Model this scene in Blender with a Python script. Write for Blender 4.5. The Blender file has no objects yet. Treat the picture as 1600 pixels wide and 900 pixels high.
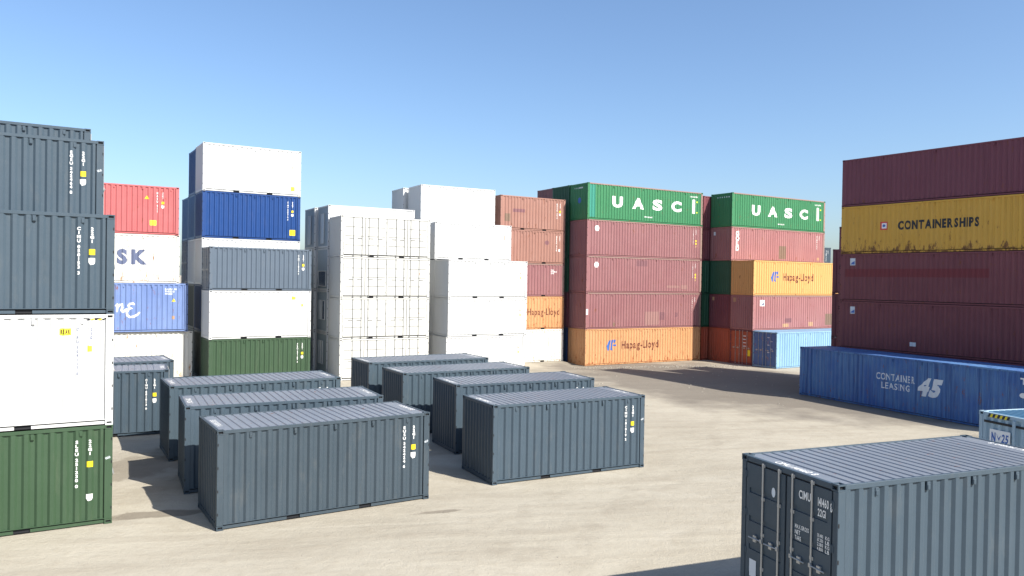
import bpy, bmesh, math, random
from mathutils import Vector, Matrix
R = math.radians
rng = random.Random(7)

# ------------------------------------------------------------------ camera, sky, sun, exposure
sc = bpy.context.scene
col = sc.collection
CAM_H, PITCH, ROLL, FPX = 6.54, 0.01108, 0.01617, 1198.8
cd = bpy.data.cameras.new('camera')
cam = bpy.data.objects.new('camera', cd); col.objects.link(cam)
f_ = Vector((0, math.cos(PITCH), -math.sin(PITCH))); r_ = Vector((1, 0, 0)); u_ = Vector((0, math.sin(PITCH), math.cos(PITCH)))
r2 = r_ * math.cos(ROLL) + u_ * math.sin(ROLL); u2 = u_ * math.cos(ROLL) - r_ * math.sin(ROLL)
cam.matrix_world = Matrix(((r2.x, u2.x, -f_.x, 0), (r2.y, u2.y, -f_.y, 0), (r2.z, u2.z, -f_.z, CAM_H), (0, 0, 0, 1)))
cd.sensor_width = 36; cd.lens = 36 * FPX / 1600; cd.clip_start = 0.1; cd.clip_end = 6000
sc.camera = cam

SUN_AZ, SUN_EL = 125.5, 40.2          # azimuth clockwise from +Y
w = bpy.data.worlds.new('World'); sc.world = w; w.use_nodes = True
nt = w.node_tree; nt.nodes.clear()
sky = nt.nodes.new('ShaderNodeTexSky'); sky.sky_type = 'NISHITA'; sky.sun_disc = False
sky.sun_elevation = R(SUN_EL); sky.sun_rotation = R(SUN_AZ)
sky.altitude = 0; sky.air_density = 1.0; sky.dust_density = 1.5; sky.ozone_density = 5.0
bg = nt.nodes.new('ShaderNodeBackground'); bg.inputs['Strength'].default_value = 0.100
wo = nt.nodes.new('ShaderNodeOutputWorld')
nt.links.new(sky.outputs[0], bg.inputs[0]); nt.links.new(bg.outputs[0], wo.inputs[0])
sd = bpy.data.lights.new('sun', 'SUN'); sd.energy = 4.45; sd.angle = R(0.53); sd.color = (1.0, 0.95, 0.86)
sun = bpy.data.objects.new('sun', sd); col.objects.link(sun)
sv = Vector((math.sin(R(SUN_AZ)) * math.cos(R(SUN_EL)), math.cos(R(SUN_AZ)) * math.cos(R(SUN_EL)), math.sin(R(SUN_EL))))
sun.rotation_euler = (-sv).to_track_quat('-Z', 'Y').to_euler(); sun.location = sv * 80
sc.view_settings.view_transform = 'Standard'; sc.view_settings.look = 'None'
sc.view_settings.exposure = 1.0; sc.view_settings.gamma = 1.0; sc.view_settings.use_curve_mapping = False

# ------------------------------------------------------------------ materials
class NT:
    def __init__(s, name):
        s.m = bpy.data.materials.new(name); s.m.use_nodes = True; s.t = s.m.node_tree
        s.b = s.t.nodes['Principled BSDF']
    def n(s, typ, **k):
        q = s.t.nodes.new(typ)
        for a, v in k.items(): setattr(q, a, v)
        return q
    def l(s, a, b): s.t.links.new(a, b)
    def mix(s, fac, a, b, blend='MIX'):
        q = s.n('ShaderNodeMix', data_type='RGBA', blend_type=blend)
        for sock, v in ((q.inputs[0], fac), (q.inputs[6], a), (q.inputs[7], b)):
            if hasattr(v, 'is_linked') or hasattr(v, 'links'): s.l(v, sock)
            elif isinstance(v, tuple): sock.default_value = (*v, 1) if len(v) == 3 else v
            else: sock.default_value = v
        return q.outputs[2]
    def math(s, op, a, b=None, clamp=False):
        q = s.n('ShaderNodeMath', operation=op, use_clamp=clamp)
        for i, v in enumerate((a, b)):
            if v is None: continue
            if hasattr(v, 'links'): s.l(v, q.inputs[i])
            else: q.inputs[i].default_value = v
        return q.outputs[0]
    def ramp(s, x, lo, hi):
        q = s.n('ShaderNodeMapRange'); q.inputs[1].default_value = lo; q.inputs[2].default_value = hi
        s.l(x, q.inputs[0]); return q.outputs[0]
    def noise(s, vec, scale, detail=4, rough=0.55):
        q = s.n('ShaderNodeTexNoise'); q.inputs['Scale'].default_value = scale
        q.inputs['Detail'].default_value = detail; q.inputs['Roughness'].default_value = rough
        s.l(vec, q.inputs['Vector']); return q.outputs[0]
    def scaled(s, vec, sx, sy, sz):
        q = s.n('ShaderNodeVectorMath', operation='MULTIPLY'); s.l(vec, q.inputs[0]); q.inputs[1].default_value = (sx, sy, sz)
        return q.outputs[0]

def paint(name, rgb, rough=0.5, var=0.12, fade=0.0, streak=0.15, rust=0.0, dirt=0.15, fadecol=None, rustcol=(0.13, 0.045, 0.018), spec=0.35, rustbase=0.62, lowk=0.16):
    """weathered container paint: mottled tone, vertical wash streaks, rust spots thickening to the foot, dust"""
    M = NT(name)
    tc = M.n('ShaderNodeTexCoord'); oi = M.n('ShaderNodeObjectInfo')
    off = M.n('ShaderNodeVectorMath', operation='ADD')
    rv = M.n('ShaderNodeCombineXYZ'); k = M.math('MULTIPLY', oi.outputs['Random'], 57.0)
    M.l(k, rv.inputs[0]); M.l(k, rv.inputs[1])
    M.l(tc.outputs['Object'], off.inputs[0]); M.l(rv.outputs[0], off.inputs[1]); v = off.outputs[0]
    big = M.noise(v, 0.55, 3); fine = M.noise(v, 9, 5, 0.65)
    st = M.noise(M.scaled(v, 5, 5, 0.22), 1.0, 4, 0.6); st2 = M.noise(M.scaled(v, 16, 16, 0.5), 1.0, 3, 0.6)
    fc = fadecol or tuple(min(0.85, c * 1.25 + 0.02) for c in rgb)
    dk = tuple(c * 0.72 for c in rgb)
    c = M.mix(M.math('MULTIPLY', M.ramp(big, 0.35, 0.7), var * 2 + fade), rgb, fc)
    c = M.mix(M.math('MULTIPLY', M.ramp(st, 0.5, 0.72), streak * 2), c, dk)
    c = M.mix(M.math('MULTIPLY', M.ramp(st2, 0.55, 0.75), streak * 1.4), c, fc)
    c = M.mix(M.math('MULTIPLY', M.ramp(fine, 0.55, 0.8), var), c, dk)
    if dirt:
        d1 = M.noise(M.scaled(v, 3, 3, 0.9), 1.0, 6, 0.7)
        c = M.mix(M.math('MULTIPLY', M.ramp(d1, 0.55, 0.75), dirt), c, (0.24, 0.21, 0.165))
    if rust:
        sep = M.n('ShaderNodeSeparateXYZ'); M.l(tc.outputs['Object'], sep.inputs[0])
        low = M.ramp(sep.outputs[2], 0.9, 0.05)
        rn = M.noise(M.scaled(v, 4.5, 4.5, 1.7), 1.0, 7, 0.72)
        x = M.math('ADD', rn, M.math('MULTIPLY', low, lowk * min(1, rust * 2)))
        x = M.math('ADD', x, rust * 0.10)
        msk = M.ramp(x, rustbase, rustbase + 0.07)
        rc = M.mix(fine, rustcol, tuple(q * 1.9 for q in rustcol))
        c = M.mix(M.math('MULTIPLY', msk, 0.85), c, rc)
        M.l(M.math('ADD', M.math('MULTIPLY', msk, 0.35), rough), M.b.inputs['Roughness'])
    else:
        M.l(M.math('ADD', M.math('MULTIPLY', fine, 0.15), rough - 0.07), M.b.inputs['Roughness'])
    M.l(c, M.b.inputs['Base Color'])
    M.b.inputs['Specular IOR Level'].default_value = spec
    bp = M.n('ShaderNodeBump'); bp.inputs['Strength'].default_value = 0.35; bp.inputs['Distance'].default_value = 0.03
    M.l(M.noise(v, 1.7, 3), bp.inputs['Height']); M.l(bp.outputs[0], M.b.inputs['Normal'])
    return M.m

def plain(name, rgb, rough=0.5, metal=0.0, var=0.1, spec=0.4):
    M = NT(name); tc = M.n('ShaderNodeTexCoord')
    nz = M.noise(tc.outputs['Object'], 14, 4)
    M.l(M.mix(M.math('MULTIPLY', nz, var * 2), rgb, tuple(c * 0.7 for c in rgb)), M.b.inputs['Base Color'])
    M.b.inputs['Roughness'].default_value = rough; M.b.inputs['Metallic'].default_value = metal
    M.b.inputs['Specular IOR Level'].default_value = spec
    return M.m

P = {
 'grey':   paint('grey_paint', (0.046, 0.069, 0.091), 0.48, 0.10, streak=0.08, dirt=0.10),
 'grey_b': paint('grey_paint_dusty', (0.038, 0.055, 0.07), 0.5, 0.14, streak=0.12, dirt=0.12),
 'slate':  paint('slate_paint', (0.08, 0.107, 0.142), 0.5, 0.10, streak=0.08, dirt=0.10),
 'green':  paint('moss_green_paint', (0.033, 0.066, 0.034), 0.48, 0.10, streak=0.1, dirt=0.08),
 'white':  paint('white_paint', (0.54, 0.545, 0.54), 0.42, 0.03, streak=0.03, dirt=0.05, fadecol=(0.58, 0.58, 0.57)),
 'cream':  paint('cream_paint', (0.51, 0.51, 0.485), 0.5, 0.06, streak=0.08, dirt=0.2, fadecol=(0.56, 0.56, 0.535)),
 'rustwhite': paint('rusty_white_paint', (0.6, 0.585, 0.53), 0.5, 0.08, streak=0.12, rust=0.18, dirt=0.15, fadecol=(0.64, 0.63, 0.59), rustcol=(0.22, 0.10, 0.035)),
 'red':    paint('red_paint', (0.4, 0.098, 0.1), 0.5, 0.12, streak=0.12, rust=0.05, dirt=0.12, fadecol=(0.46, 0.17, 0.17)),
 'line_blue': paint('cornflower_paint', (0.12, 0.18, 0.37), 0.5, 0.15, streak=0.22, rust=0.05, dirt=0.1, fadecol=(0.25, 0.34, 0.55)),
 'blue':   paint('royal_blue_paint', (0.004, 0.04, 0.165), 0.45, 0.08, streak=0.08, dirt=0.05),
 'steel_blue': paint('steel_blue_paint', (0.06, 0.14, 0.27), 0.5, 0.1, streak=0.1, dirt=0.1),
 'navy':   paint('navy_paint', (0.012, 0.035, 0.10), 0.5, 0.1, streak=0.1, dirt=0.1),
 'olive':  paint('olive_paint', (0.07, 0.075, 0.055), 0.5, 0.12, streak=0.12, dirt=0.2),
 'maroon': paint('maroon_paint', (0.235, 0.103, 0.107), 0.52, 0.14, streak=0.18, rust=0.05, dirt=0.14, fadecol=(0.31, 0.165, 0.16)),
 'maroon_b': paint('maroon_paint_worn', (0.29, 0.125, 0.125), 0.52, 0.18, streak=0.22, rust=0.10, dirt=0.2, fadecol=(0.36, 0.19, 0.18)),
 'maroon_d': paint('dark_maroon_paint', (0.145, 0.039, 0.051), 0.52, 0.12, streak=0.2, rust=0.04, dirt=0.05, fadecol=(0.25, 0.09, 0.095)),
 'brown':  paint('red_brown_paint', (0.28, 0.14, 0.108), 0.52, 0.15, streak=0.2, rust=0.10, dirt=0.18, fadecol=(0.36, 0.205, 0.165)),
 'orange': paint('orange_paint', (0.48, 0.245, 0.11), 0.5, 0.15, streak=0.16, rust=0.22, dirt=0.16, fadecol=(0.55, 0.33, 0.18), rustcol=(0.20, 0.06, 0.02), rustbase=0.60),
 'amber':  paint('amber_paint', (0.58, 0.31, 0.105), 0.5, 0.1, streak=0.1, rust=0.10, dirt=0.1, fadecol=(0.62, 0.37, 0.16)),
 'rust_red': paint('rust_red_paint', (0.33, 0.07, 0.035), 0.55, 0.15, streak=0.18, rust=0.2, dirt=0.12),
 'lane_green': paint('bright_green_paint', (0.034, 0.17, 0.072), 0.48, 0.10, streak=0.14, rust=0.03, dirt=0.10, fadecol=(0.06, 0.23, 0.10)),
 'dark_green': paint('dark_green_paint', (0.015, 0.075, 0.04), 0.5, 0.1, streak=0.1, dirt=0.05),
 'yellow': paint('mustard_paint', (0.56, 0.315, 0.045), 0.5, 0.10, streak=0.2, rust=0.35, dirt=0.12, fadecol=(0.6, 0.36, 0.09), rustcol=(0.085, 0.036, 0.022), rustbase=0.66, lowk=0.26),
 'lease_blue': paint('worn_blue_paint', (0.034, 0.105, 0.31), 0.5, 0.25, fade=0.12, streak=0.8, rust=0.08, dirt=0.12, fadecol=(0.10, 0.22, 0.38)),
 'pale_blue': paint('faded_pale_blue_paint', (0.19, 0.34, 0.49), 0.5, 0.2, streak=0.25, rust=0.04, dirt=0.1, fadecol=(0.30, 0.46, 0.58)),
 'door_blue': paint('rusty_blue_door_paint', (0.06, 0.13, 0.30), 0.5, 0.2, streak=0.25, rust=0.22, dirt=0.15, rustcol=(0.28, 0.10, 0.03)),
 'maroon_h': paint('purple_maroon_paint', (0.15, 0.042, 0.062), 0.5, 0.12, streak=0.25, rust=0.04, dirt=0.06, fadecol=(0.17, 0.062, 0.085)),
 'grey_roof': paint('dusty_skylit_grey_roof', (0.155, 0.175, 0.205), 0.45, 0.15, streak=0.05, rust=0.02, dirt=0.25),  # dust grey, with pale sky reflection put into the colour
 'ice_roof': paint('blue_roof', (0.045, 0.125, 0.21), 0.5, 0.1, streak=0.0, dirt=0.15),
 'rail_dust': paint('dusty_rail_paint', (0.25, 0.16, 0.135), 0.6, 0.15, streak=0.2, rust=0.15, dirt=0.3),
 'grey_c': paint('grey_paint_bluish', (0.046, 0.070, 0.090), 0.5, 0.12, streak=0.12, dirt=0.14),
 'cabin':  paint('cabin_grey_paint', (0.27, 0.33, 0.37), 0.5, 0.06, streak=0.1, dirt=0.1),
 'ice':    paint('ice_grey_paint', (0.31, 0.42, 0.49), 0.45, 0.08, streak=0.08, dirt=0.12),
}
DARK = plain('dark_recess', (0.012, 0.013, 0.016), 0.8)
SEAL = plain('door_seal_rubber', (0.02, 0.02, 0.022), 0.7)
STEEL = plain('galvanised_steel', (0.46, 0.46, 0.45), 0.45, 0.55, 0.2)
SIDEGREY = plain('side_door_grey', (0.21, 0.21, 0.20), 0.7)  # one grey for side-door seams, lock rods and handles
GLASS = plain('window_glass', (0.07, 0.10, 0.13), 0.08, 0.0, 0.05, 0.8)
BLIND = plain('window_shutter', (0.52, 0.58, 0.62), 0.5)
INK = {'white': plain('white_lettering', (0.82, 0.82, 0.80), 0.5), 'ltgrey': plain('grey_lettering', (0.62, 0.66, 0.70), 0.5),
       'brown': plain('brown_lettering', (0.13, 0.035, 0.022), 0.5), 'navy': plain('navy_lettering', (0.035, 0.035, 0.09), 0.5),
       'black': plain('black_lettering', (0.02, 0.02, 0.025), 0.5), 'yellow': plain('yellow_label', (0.80, 0.62, 0.02), 0.5),
       'lime': plain('lime_label', (0.66, 0.78, 0.05), 0.5), 'red': plain('red_lettering', (0.62, 0.05, 0.04), 0.5),
       'blue': plain('blue_lettering', (0.05, 0.13, 0.40), 0.5), 'slateink': plain('slate_lettering', (0.10, 0.12, 0.20), 0.5),
       'pink': plain('pink_patch', (0.30, 0.16, 0.145), 0.6, var=0.3), 'dkpatch': plain('dark_patch', (0.20, 0.09, 0.10), 0.6, var=0.3),
       'olivepatch': plain('olive_patch', (0.20, 0.13, 0.09), 0.6, var=0.4), 'redband': plain('red_patch', (0.165, 0.026, 0.034), 0.6, var=0.3),
       'teal': plain('teal_patch', (0.03, 0.22, 0.16), 0.6, var=0.1), 'tan': plain('tan_patch', (0.45, 0.27, 0.15), 0.6, var=0.3)}

# ------------------------------------------------------------------ mesh helpers
def link(o, parent=None):
    col.objects.link(o)
    if parent: o.parent = parent
    return o
def inst(name, mesh, mats, parent):
    o = bpy.data.objects.new(name, mesh)
    for i, m in enumerate(mats):
        while len(mesh.materials) <= i: mesh.materials.append(None)
    for i, m in enumerate(mats):
        o.material_slots[i].link = 'OBJECT'; o.material_slots[i].material = m
    return link(o, parent)
class MB:
    def __init__(s): s.v = []; s.f = []; s.m = []
    def box(s, a, b, mat=0):
        x0, y0, z0 = (min(p, q) for p, q in zip(a, b)); x1, y1, z1 = (max(p, q) for p, q in zip(a, b))
        n = len(s.v)
        s.v += [(x0,y0,z0),(x1,y0,z0),(x1,y1,z0),(x0,y1,z0),(x0,y0,z1),(x1,y0,z1),(x1,y1,z1),(x0,y1,z1)]
        for q in ((0,3,2,1),(4,5,6,7),(0,1,5,4),(1,2,6,5),(2,3,7,6),(3,0,4,7)):
            s.f.append(tuple(n+i for i in q)); s.m.append(mat)
    def quad(s, p, mat=0):
        n = len(s.v); s.v += [tuple(q) for q in p]; s.f.append(tuple(range(n, n+len(p)))); s.m.append(mat)
    def tube(s, a, b, r, n=8, mat=0):
        a = Vector(a); b = Vector(b); d = (b-a).normalized()
        x = d.orthogonal().normalized(); y = d.cross(x); k = len(s.v)
        for p in (a, b):
            for i in range(n):
                t = 2*math.pi*i/n; s.v.append(tuple(p + x*(r*math.cos(t)) + y*(r*math.sin(t))))
        for i in range(n):
            j = (i+1) % n; s.f.append((k+i, k+j, k+n+j, k+n+i)); s.m.append(mat)
        s.f.append(tuple(k+i for i in reversed(range(n)))); s.m.append(mat)
        s.f.append(tuple(k+n+i for i in range(n))); s.m.append(mat)
    def mesh(s, name, nmat=1, bevel=0.0):
        me = bpy.data.meshes.new(name); me.from_pydata(s.v, [], s.f)
        for p, m in zip(me.polygons, s.m): p.material_index = m
        for _ in range(nmat): me.materials.append(None)
        if bevel:
            bm = bmesh.new(); bm.from_mesh(me)
            bmesh.ops.bevel(bm, geom=bm.edges[:], offset=bevel, segments=1, affect='EDGES')
            bm.to_mesh(me); bm.free()
        me.update(); return me

W = 2.438; S = 2.591; HC = 2.896; L20, L40, L45 = 6.058, 12.192, 13.716
CACHE = {}
def cached(fn):
    def g(*a):
        k = (fn.__name__,) + a
        if k not in CACHE: CACHE[k] = fn(*a)
        return CACHE[k]
    return g

# face frames: (u to the right as seen from outside, v up, n outwards)
def frame(face, L):
    if face == 'front': return lambda u, v, n: (u, -n, v)
    if face == 'back': return lambda u, v, n: (L - u, W + n, v)
    if face == 'left': return lambda u, v, n: (-n, W - u, v)
    if face == 'right': return lambda u, v, n: (L + n, u, v)
    if face == 'roof': return lambda u, v, n: (u, v, n)
def flen(face, L): return L if face in ('front', 'back') else W

def profile(face, L):
    """(u, n) breakpoints of the corrugated sheet on a face"""
    if face in ('front', 'back'): u0, u1, pitch, d = 0.17, L - 0.19, 0.278, 0.044
    else: u0, u1, pitch, d = 0.13, W - 0.13, 0.242, 0.050
    out = -0.010
    n = max(1, round((u1 - u0 - 0.10) / pitch)); p = (u1 - u0 - 0.10) / n
    pts = [(u0, out), (u0 + 0.05, out)]; x = u0 + 0.05
    a, s = p * 0.30, p * 0.20
    for i in range(n):
        pts += [(x + a*0.5, out), (x + a*0.5 + s, out - d), (x + a*1.5 + s, out - d), (x + a*1.5 + 2*s, out)]
        x += p
    pts += [(u1 - 0.05, out), (u1 - 0.03, out), (u1 - 0.026, out - 0.05), (u1, out - 0.05)]
    q = [pts[0]]
    for t in pts[1:]:
        if t[0] > q[-1][0] + 1e-4: q.append(t)
    return q
def depth_at(pr, u):
    if u <= pr[0][0]: return 0.0
    for (a, na), (b, nb) in zip(pr, pr[1:]):
        if a <= u <= b: return na + (nb - na) * (u - a) / (b - a)
    return 0.0

V0, VT = 0.152, 0.085        # foot of the panel, drop of its head below the top
@cached
def panel_mesh(face, L, H, flat):
    F = frame(face, L); pr = profile(face, L); mb = MB()
    z0, z1 = V0, H - VT
    if flat: pr = [pr[0], pr[-1]]
    for (a, na), (b, nb) in zip(pr, pr[1:]):
        mb.quad([F(a, z0, na), F(b, z0, nb), F(b, z1, nb), F(a, z1, na)])
    # flange along the foot
    a, b = pr[0][0], pr[-1][0]
    mb.quad([F(a, z0 - 0.012, 0.0 - 0.004), F(b, z0 - 0.012, -0.004), F(b, z0 + 0.004, -0.004), F(a, z0 + 0.004, -0.004)])
    mb.quad([F(a, z0 + 0.004, -0.004), F(b, z0 + 0.004, -0.004), F(b, z0 + 0.004, -0.05), F(a, z0 + 0.004, -0.05)])
    mb.quad([F(a, z0 - 0.012, -0.004), F(b, z0 - 0.012, -0.004), F(b, z0 - 0.012, -0.05), F(a, z0 - 0.012, -0.05)])
    return mb.mesh('panel')
@cached
def roof_mesh(L, H):
    mb = MB(); z = H - 0.024; d = 0.022; y0, y1 = 0.045, W - 0.045
    x0, x1 = 0.06, L - 0.06; e = 0.32
    n = round((x1 - x0 - 2*e) / 0.226); p = (x1 - x0 - 2*e) / n
    pts = [(x0, z), (x0 + e, z)]; x = x0 + e
    for i in range(n):
        pts += [(x + 0.018, z - d), (x + 0.055, z - d), (x + 0.075, z), (x + p, z)]; x += p
    pts += [(x1, z)]
    for (a, za), (b, zb) in zip(pts, pts[1:]):
        if b - a < 1e-5: continue
        mb.quad([(a, y0, za), (b, y0, zb), (b, y1, zb), (a, y1, za)])
    return mb.mesh('roof')
@cached
def casting_mesh(L, H, ex, ey, ez):
    x = L if ex else 0; y = W if ey else 0; z = H if ez else 0
    sx, sy, sz = (-1 if ex else 1), (-1 if ey else 1), (-1 if ez else 1)
    mb = MB(); mb.box((x, y, z), (x + sx*0.178, y + sy*0.162, z + sz*0.118), 0)
    me = mb.mesh('corner_casting', 2)
    bm = bmesh.new(); bm.from_mesh(me); bm.faces.ensure_lookup_table(); bm.normal_update()
    for f in [f for f in bm.faces if f.normal.x*sx < -0.5 or f.normal.y*sy < -0.5 or f.normal.z*sz < -0.5]:
        bmesh.ops.inset_individual(bm, faces=[f], thickness=0.040, depth=0)
        bmesh.ops.inset_individual(bm, faces=[f], thickness=0.001, depth=-0.04)
        f.material_index = 1
    bm.to_mesh(me); bm.free(); return me
@cached
def post_mesh(L, H, ex, ey):
    wx = 0.19 if ex else 0.168
    mb = MB(); xa = L - wx if ex else 0.003
    ya = W - 0.12 if ey else 0.003
    mb.box((xa, ya, 0.118), (xa + wx - 0.003, ya + 0.117, H - 0.118))
    me = mb.mesh('corner_post', 2, 0.008)
    n0 = len(mb.v); m2 = MB(); fy = (lambda d: W + d) if ey else (lambda d: -d)
    for v in (0.42, 1.02, 1.62, 2.22):
        xa_ = L - 0.04 if ex else 0.012
        m2.box((xa_, fy(-0.02), v - 0.035), (xa_ + 0.028, fy(-0.001), v + 0.035), 1)
    bm = bmesh.new(); bm.from_mesh(me); t = m2.mesh('t', 2); bm.from_mesh(t); bm.to_mesh(me); bm.free(); bpy.data.meshes.remove(t)
    return me
@cached
def top_rail_mesh(L, H, ey):
    y0, y1 = (W - 0.062, W - 0.004) if ey else (0.004, 0.062)
    mb = MB(); mb.box((0.178, y0, H - VT - 0.012), (L - 0.178, y1, H - 0.008)); return mb.mesh('top_rail', 1, 0.006)
def pockets(L):
    c = L / 2
    return [(c - 1.03, 0.18), (c + 1.03, 0.18)] if L < 7 else []
@cached
def bottom_rail_mesh(L, H, ey):
    y0, y1 = (W - 0.085, W - 0.042) if ey else (0.042, 0.085)
    mb = MB(); segs = []; x = 0.178
    for c, h in pockets(L): segs.append((x, c - h)); x = c + h
    segs.append((x, L - 0.178))
    for a, b in segs:
        mb.box((a, y0, 0.026), (b, y1, 0.104))
    return mb.mesh('bottom_rail', 1)
@cached
def pocket_mesh(L, i, ey):
    c, h = pockets(L)[i]; mb = MB(); y0, y1 = (W - 0.044, W - 0.45) if ey else (0.044, 0.45)
    z0, z1 = 0.024, 0.12
    mb.quad([(c-h, y0, z0), (c+h, y0, z0), (c+h, y1, z0), (c-h, y1, z0)])
    mb.quad([(c-h, y0, z1), (c+h, y0, z1), (c+h, y1, z1), (c-h, y1, z1)])
    mb.quad([(c-h, y0, z0), (c-h, y1, z0), (c-h, y1, z1), (c-h, y0, z1)])
    mb.quad([(c+h, y0, z0), (c+h, y1, z0), (c+h, y1, z1), (c+h, y0, z1)])
    mb.quad([(c-h, y1, z0), (c+h, y1, z0), (c+h, y1, z1), (c-h, y1, z1)])
    return mb.mesh('forklift_pocket')
@cached
def end_beam_mesh(L, H, ex, top):
    x0, x1 = (L - 0.09, L - 0.008) if ex else (0.008, 0.09)
    mb = MB(); mb.box((x0, 0.162, H - 0.11 if top else 0.014), (x1, W - 0.162, H - 0.012 if top else 0.14))
    return mb.mesh('end_beam', 1, 0.006)
@cached
def floor_mesh(L, H):
    mb = MB(); mb.box((0.08, 0.08, 0.03), (L - 0.08, W - 0.08, 0.12)); return mb.mesh('floor')
@cached
def vent_mesh(L, H, i):
    n = 5 if L < 7 else 8; fr = (0.139, 0.335, 0.52, 0.704, 0.879)
    u = fr[i] * L if L < 7 else (i + 0.7) * L / n
    z = H - VT - 0.02; mb = MB()
    mb.box((u - 0.04, -0.002, z - 0.15), (u + 0.04, 0.045, z)); mb.box((u - 0.03, -0.012, z - 0.135), (u + 0.03, -0.002, z - 0.05))
    return mb.mesh('vent_cover', 1, 0.004)
@cached
def door_mesh(face, L, H, k, u0, u1):
    """one door leaf: flat plate with recessed horizontal channels, rubber seal round it"""
    F = frame(face, L); mb = MB(); v0, v1 = 0.15, H - 0.118
    def bx(ua, ub, va, vb, n0, n1, m=0):
        a = F(ua, va, n0); b = F(ub, vb, n1); mb.box(a, b, m)
    bx(u0 + 0.004, u1 - 0.004, v0, v1, -0.05, -0.034, 1)
    t = 0.022; nb = 5; gap = 0.10; hh = (v1 - v0 - 2*t - 0.02 - (nb - 1)*gap) / nb
    bx(u0 + t, u1 - t, v0 + t, v1 - t, -0.034, -0.028)
    bx(u0 + t, u0 + 0.11, v0 + t, v1 - t, -0.028, -0.006); bx(u1 - 0.11, u1 - t, v0 + t, v1 - t, -0.028, -0.006)
    v = v0 + t
    for i in range(nb):
        bx(u0 + 0.11, u1 - 0.11, v, v + hh + (0.02 if i in (0, nb-1) else 0), -0.028, -0.007); v += hh + gap
    return mb.mesh('door', 2)
@cached
def side_leaf_mesh(L, H, i, u0, u1):
    F = frame('front', L); mb = MB(); v0, v1 = 0.15, H - 0.10
    def bx(ua, ub, va, vb, n0, n1, m=0): mb.box(F(ua, va, n0), F(ub, vb, n1), m)
    bx(u0 + 0.002, u1 - 0.002, v0, v1, -0.05, -0.03, 1)
    t = 0.024; hh = (v1 - v0 - 2*t) / 4
    for k in range(4):
        bx(u0 + t, u1 - t, v0 + t + k*hh + (0.018 if k else 0), v0 + t + (k+1)*hh - (0.018 if k < 3 else 0), -0.03, -0.008)
    bx(u0 + t, u0 + 0.10, v0 + t, v1 - t, -0.008, -0.003); bx(u1 - 0.10, u1 - t, v0 + t, v1 - t, -0.008, -0.003)
    return mb.mesh('door', 2)
@cached
def rod_mesh(face, L, H, u, hd):
    F = frame(face, L); mb = MB()
    mb.tube(F(u, 0.06, 0.018), F(u, H - 0.06, 0.018), 0.017, 8)
    for v in ((0.1, H - 0.1) if face == 'front' else (0.1, H*0.3, H*0.52, H*0.75, H - 0.1)):
        mb.box(F(u - 0.04, v - 0.03, -0.006), F(u + 0.04, v + 0.03, 0.012))
    return mb.mesh('lock_rod')
@cached
def handle_mesh(face, L, H, u, hd):
    F = frame(face, L); mb = MB(); v = H * 0.48
    mb.tube(F(u, v, 0.045), F(u + hd*0.34, v - 0.01, 0.05), 0.012, 6)
    mb.box(F(u + hd*0.15, v - 0.07, 0.0), F(u + hd*0.23, v + 0.05, 0.035)); mb.box(F(u - 0.025, v - 0.035, 0.015), F(u + 0.025, v + 0.035, 0.05))
    return mb.mesh('handle')
@cached
def side_handle_mesh(face, L, H, u, hd):
    F = frame(face, L); mb = MB(); v = H * 0.46; mb.box(F(u, v - 0.014, 0.012), F(u + hd*0.30, v + 0.014, 0.026)); return mb.mesh('handle')
@cached
def hinge_mesh(face, L, H, u0, k):
    F = frame(face, L); mb = MB(); v = 0.35 + k*(H - 0.7)/3
    mb.box(F(u0 - 0.045, v - 0.06, -0.012), F(u0 + 0.045, v + 0.06, 0.004)); mb.tube(F(u0, v - 0.07, 0.002), F(u0, v + 0.07, 0.002), 0.014, 6)
    return mb.mesh('hinge')

# ------------------------------------------------------------------ lettering (built-in font, laid on the corrugation)
GL = {}
def glyph(ch, bold):
    k = (ch, bold)
    if k in GL: return GL[k]
    cu = bpy.data.curves.new('t', 'FONT'); cu.body = ch; cu.size = 1; cu.offset = bold; cu.resolution_u = 3
    o = bpy.data.objects.new('t', cu); me = o.to_mesh()
    vs = [tuple(v.co) for v in me.vertices]; fs = [tuple(p.vertices) for p in me.polygons]
    o.to_mesh_clear(); bpy.data.objects.remove(o); bpy.data.curves.remove(cu)
    if vs:
        x0 = min(v[0] for v in vs); x1 = max(v[0] for v in vs)
        GL[k] = ([(v[0]-x0, v[1]) for v in vs], fs, x1-x0)
    else: GL[k] = ([], [], 0.25)
    return GL[k]
def outline(strokes):
    return strokes
def text_mesh(s, bold=0.0, space=0.1, shear=0.0, vertical=False, line=0.95):
    vs, fs = [], []; x = 0; y = 0
    for ch in s:
        gv, gf, gw = glyph(ch, bold); n = len(vs)
        if vertical:
            vs += [(v[0] - gw/2, v[1] + y) for v in gv]; y -= line if ch != ' ' else line*0.45
        else:
            vs += [(v[0] + x + shear*v[1], v[1]) for v in gv]; x += gw + space
        fs += [tuple(n+i for i in f) for f in gf]
    return vs, fs
def fit(vs, u0, u1, v0, v1):
    xs = [v[0] for v in vs]; ys = [v[1] for v in vs]
    ax, bx_, ay, by = min(xs), max(xs), min(ys), max(ys)
    return [(u0 + (x-ax)/(bx_-ax)*(u1-u0), v0 + (y-ay)/(by-ay)*(v1-v0)) for x, y in vs]
def rect(n=1): return [(0,0),(1,0),(1,1),(0,1)], [(0,1,2,3)]
def disc(n=20): return [(math.cos(2*math.pi*i/n), math.sin(2*math.pi*i/n)) for i in range(n)], [tuple(range(n))]
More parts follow.
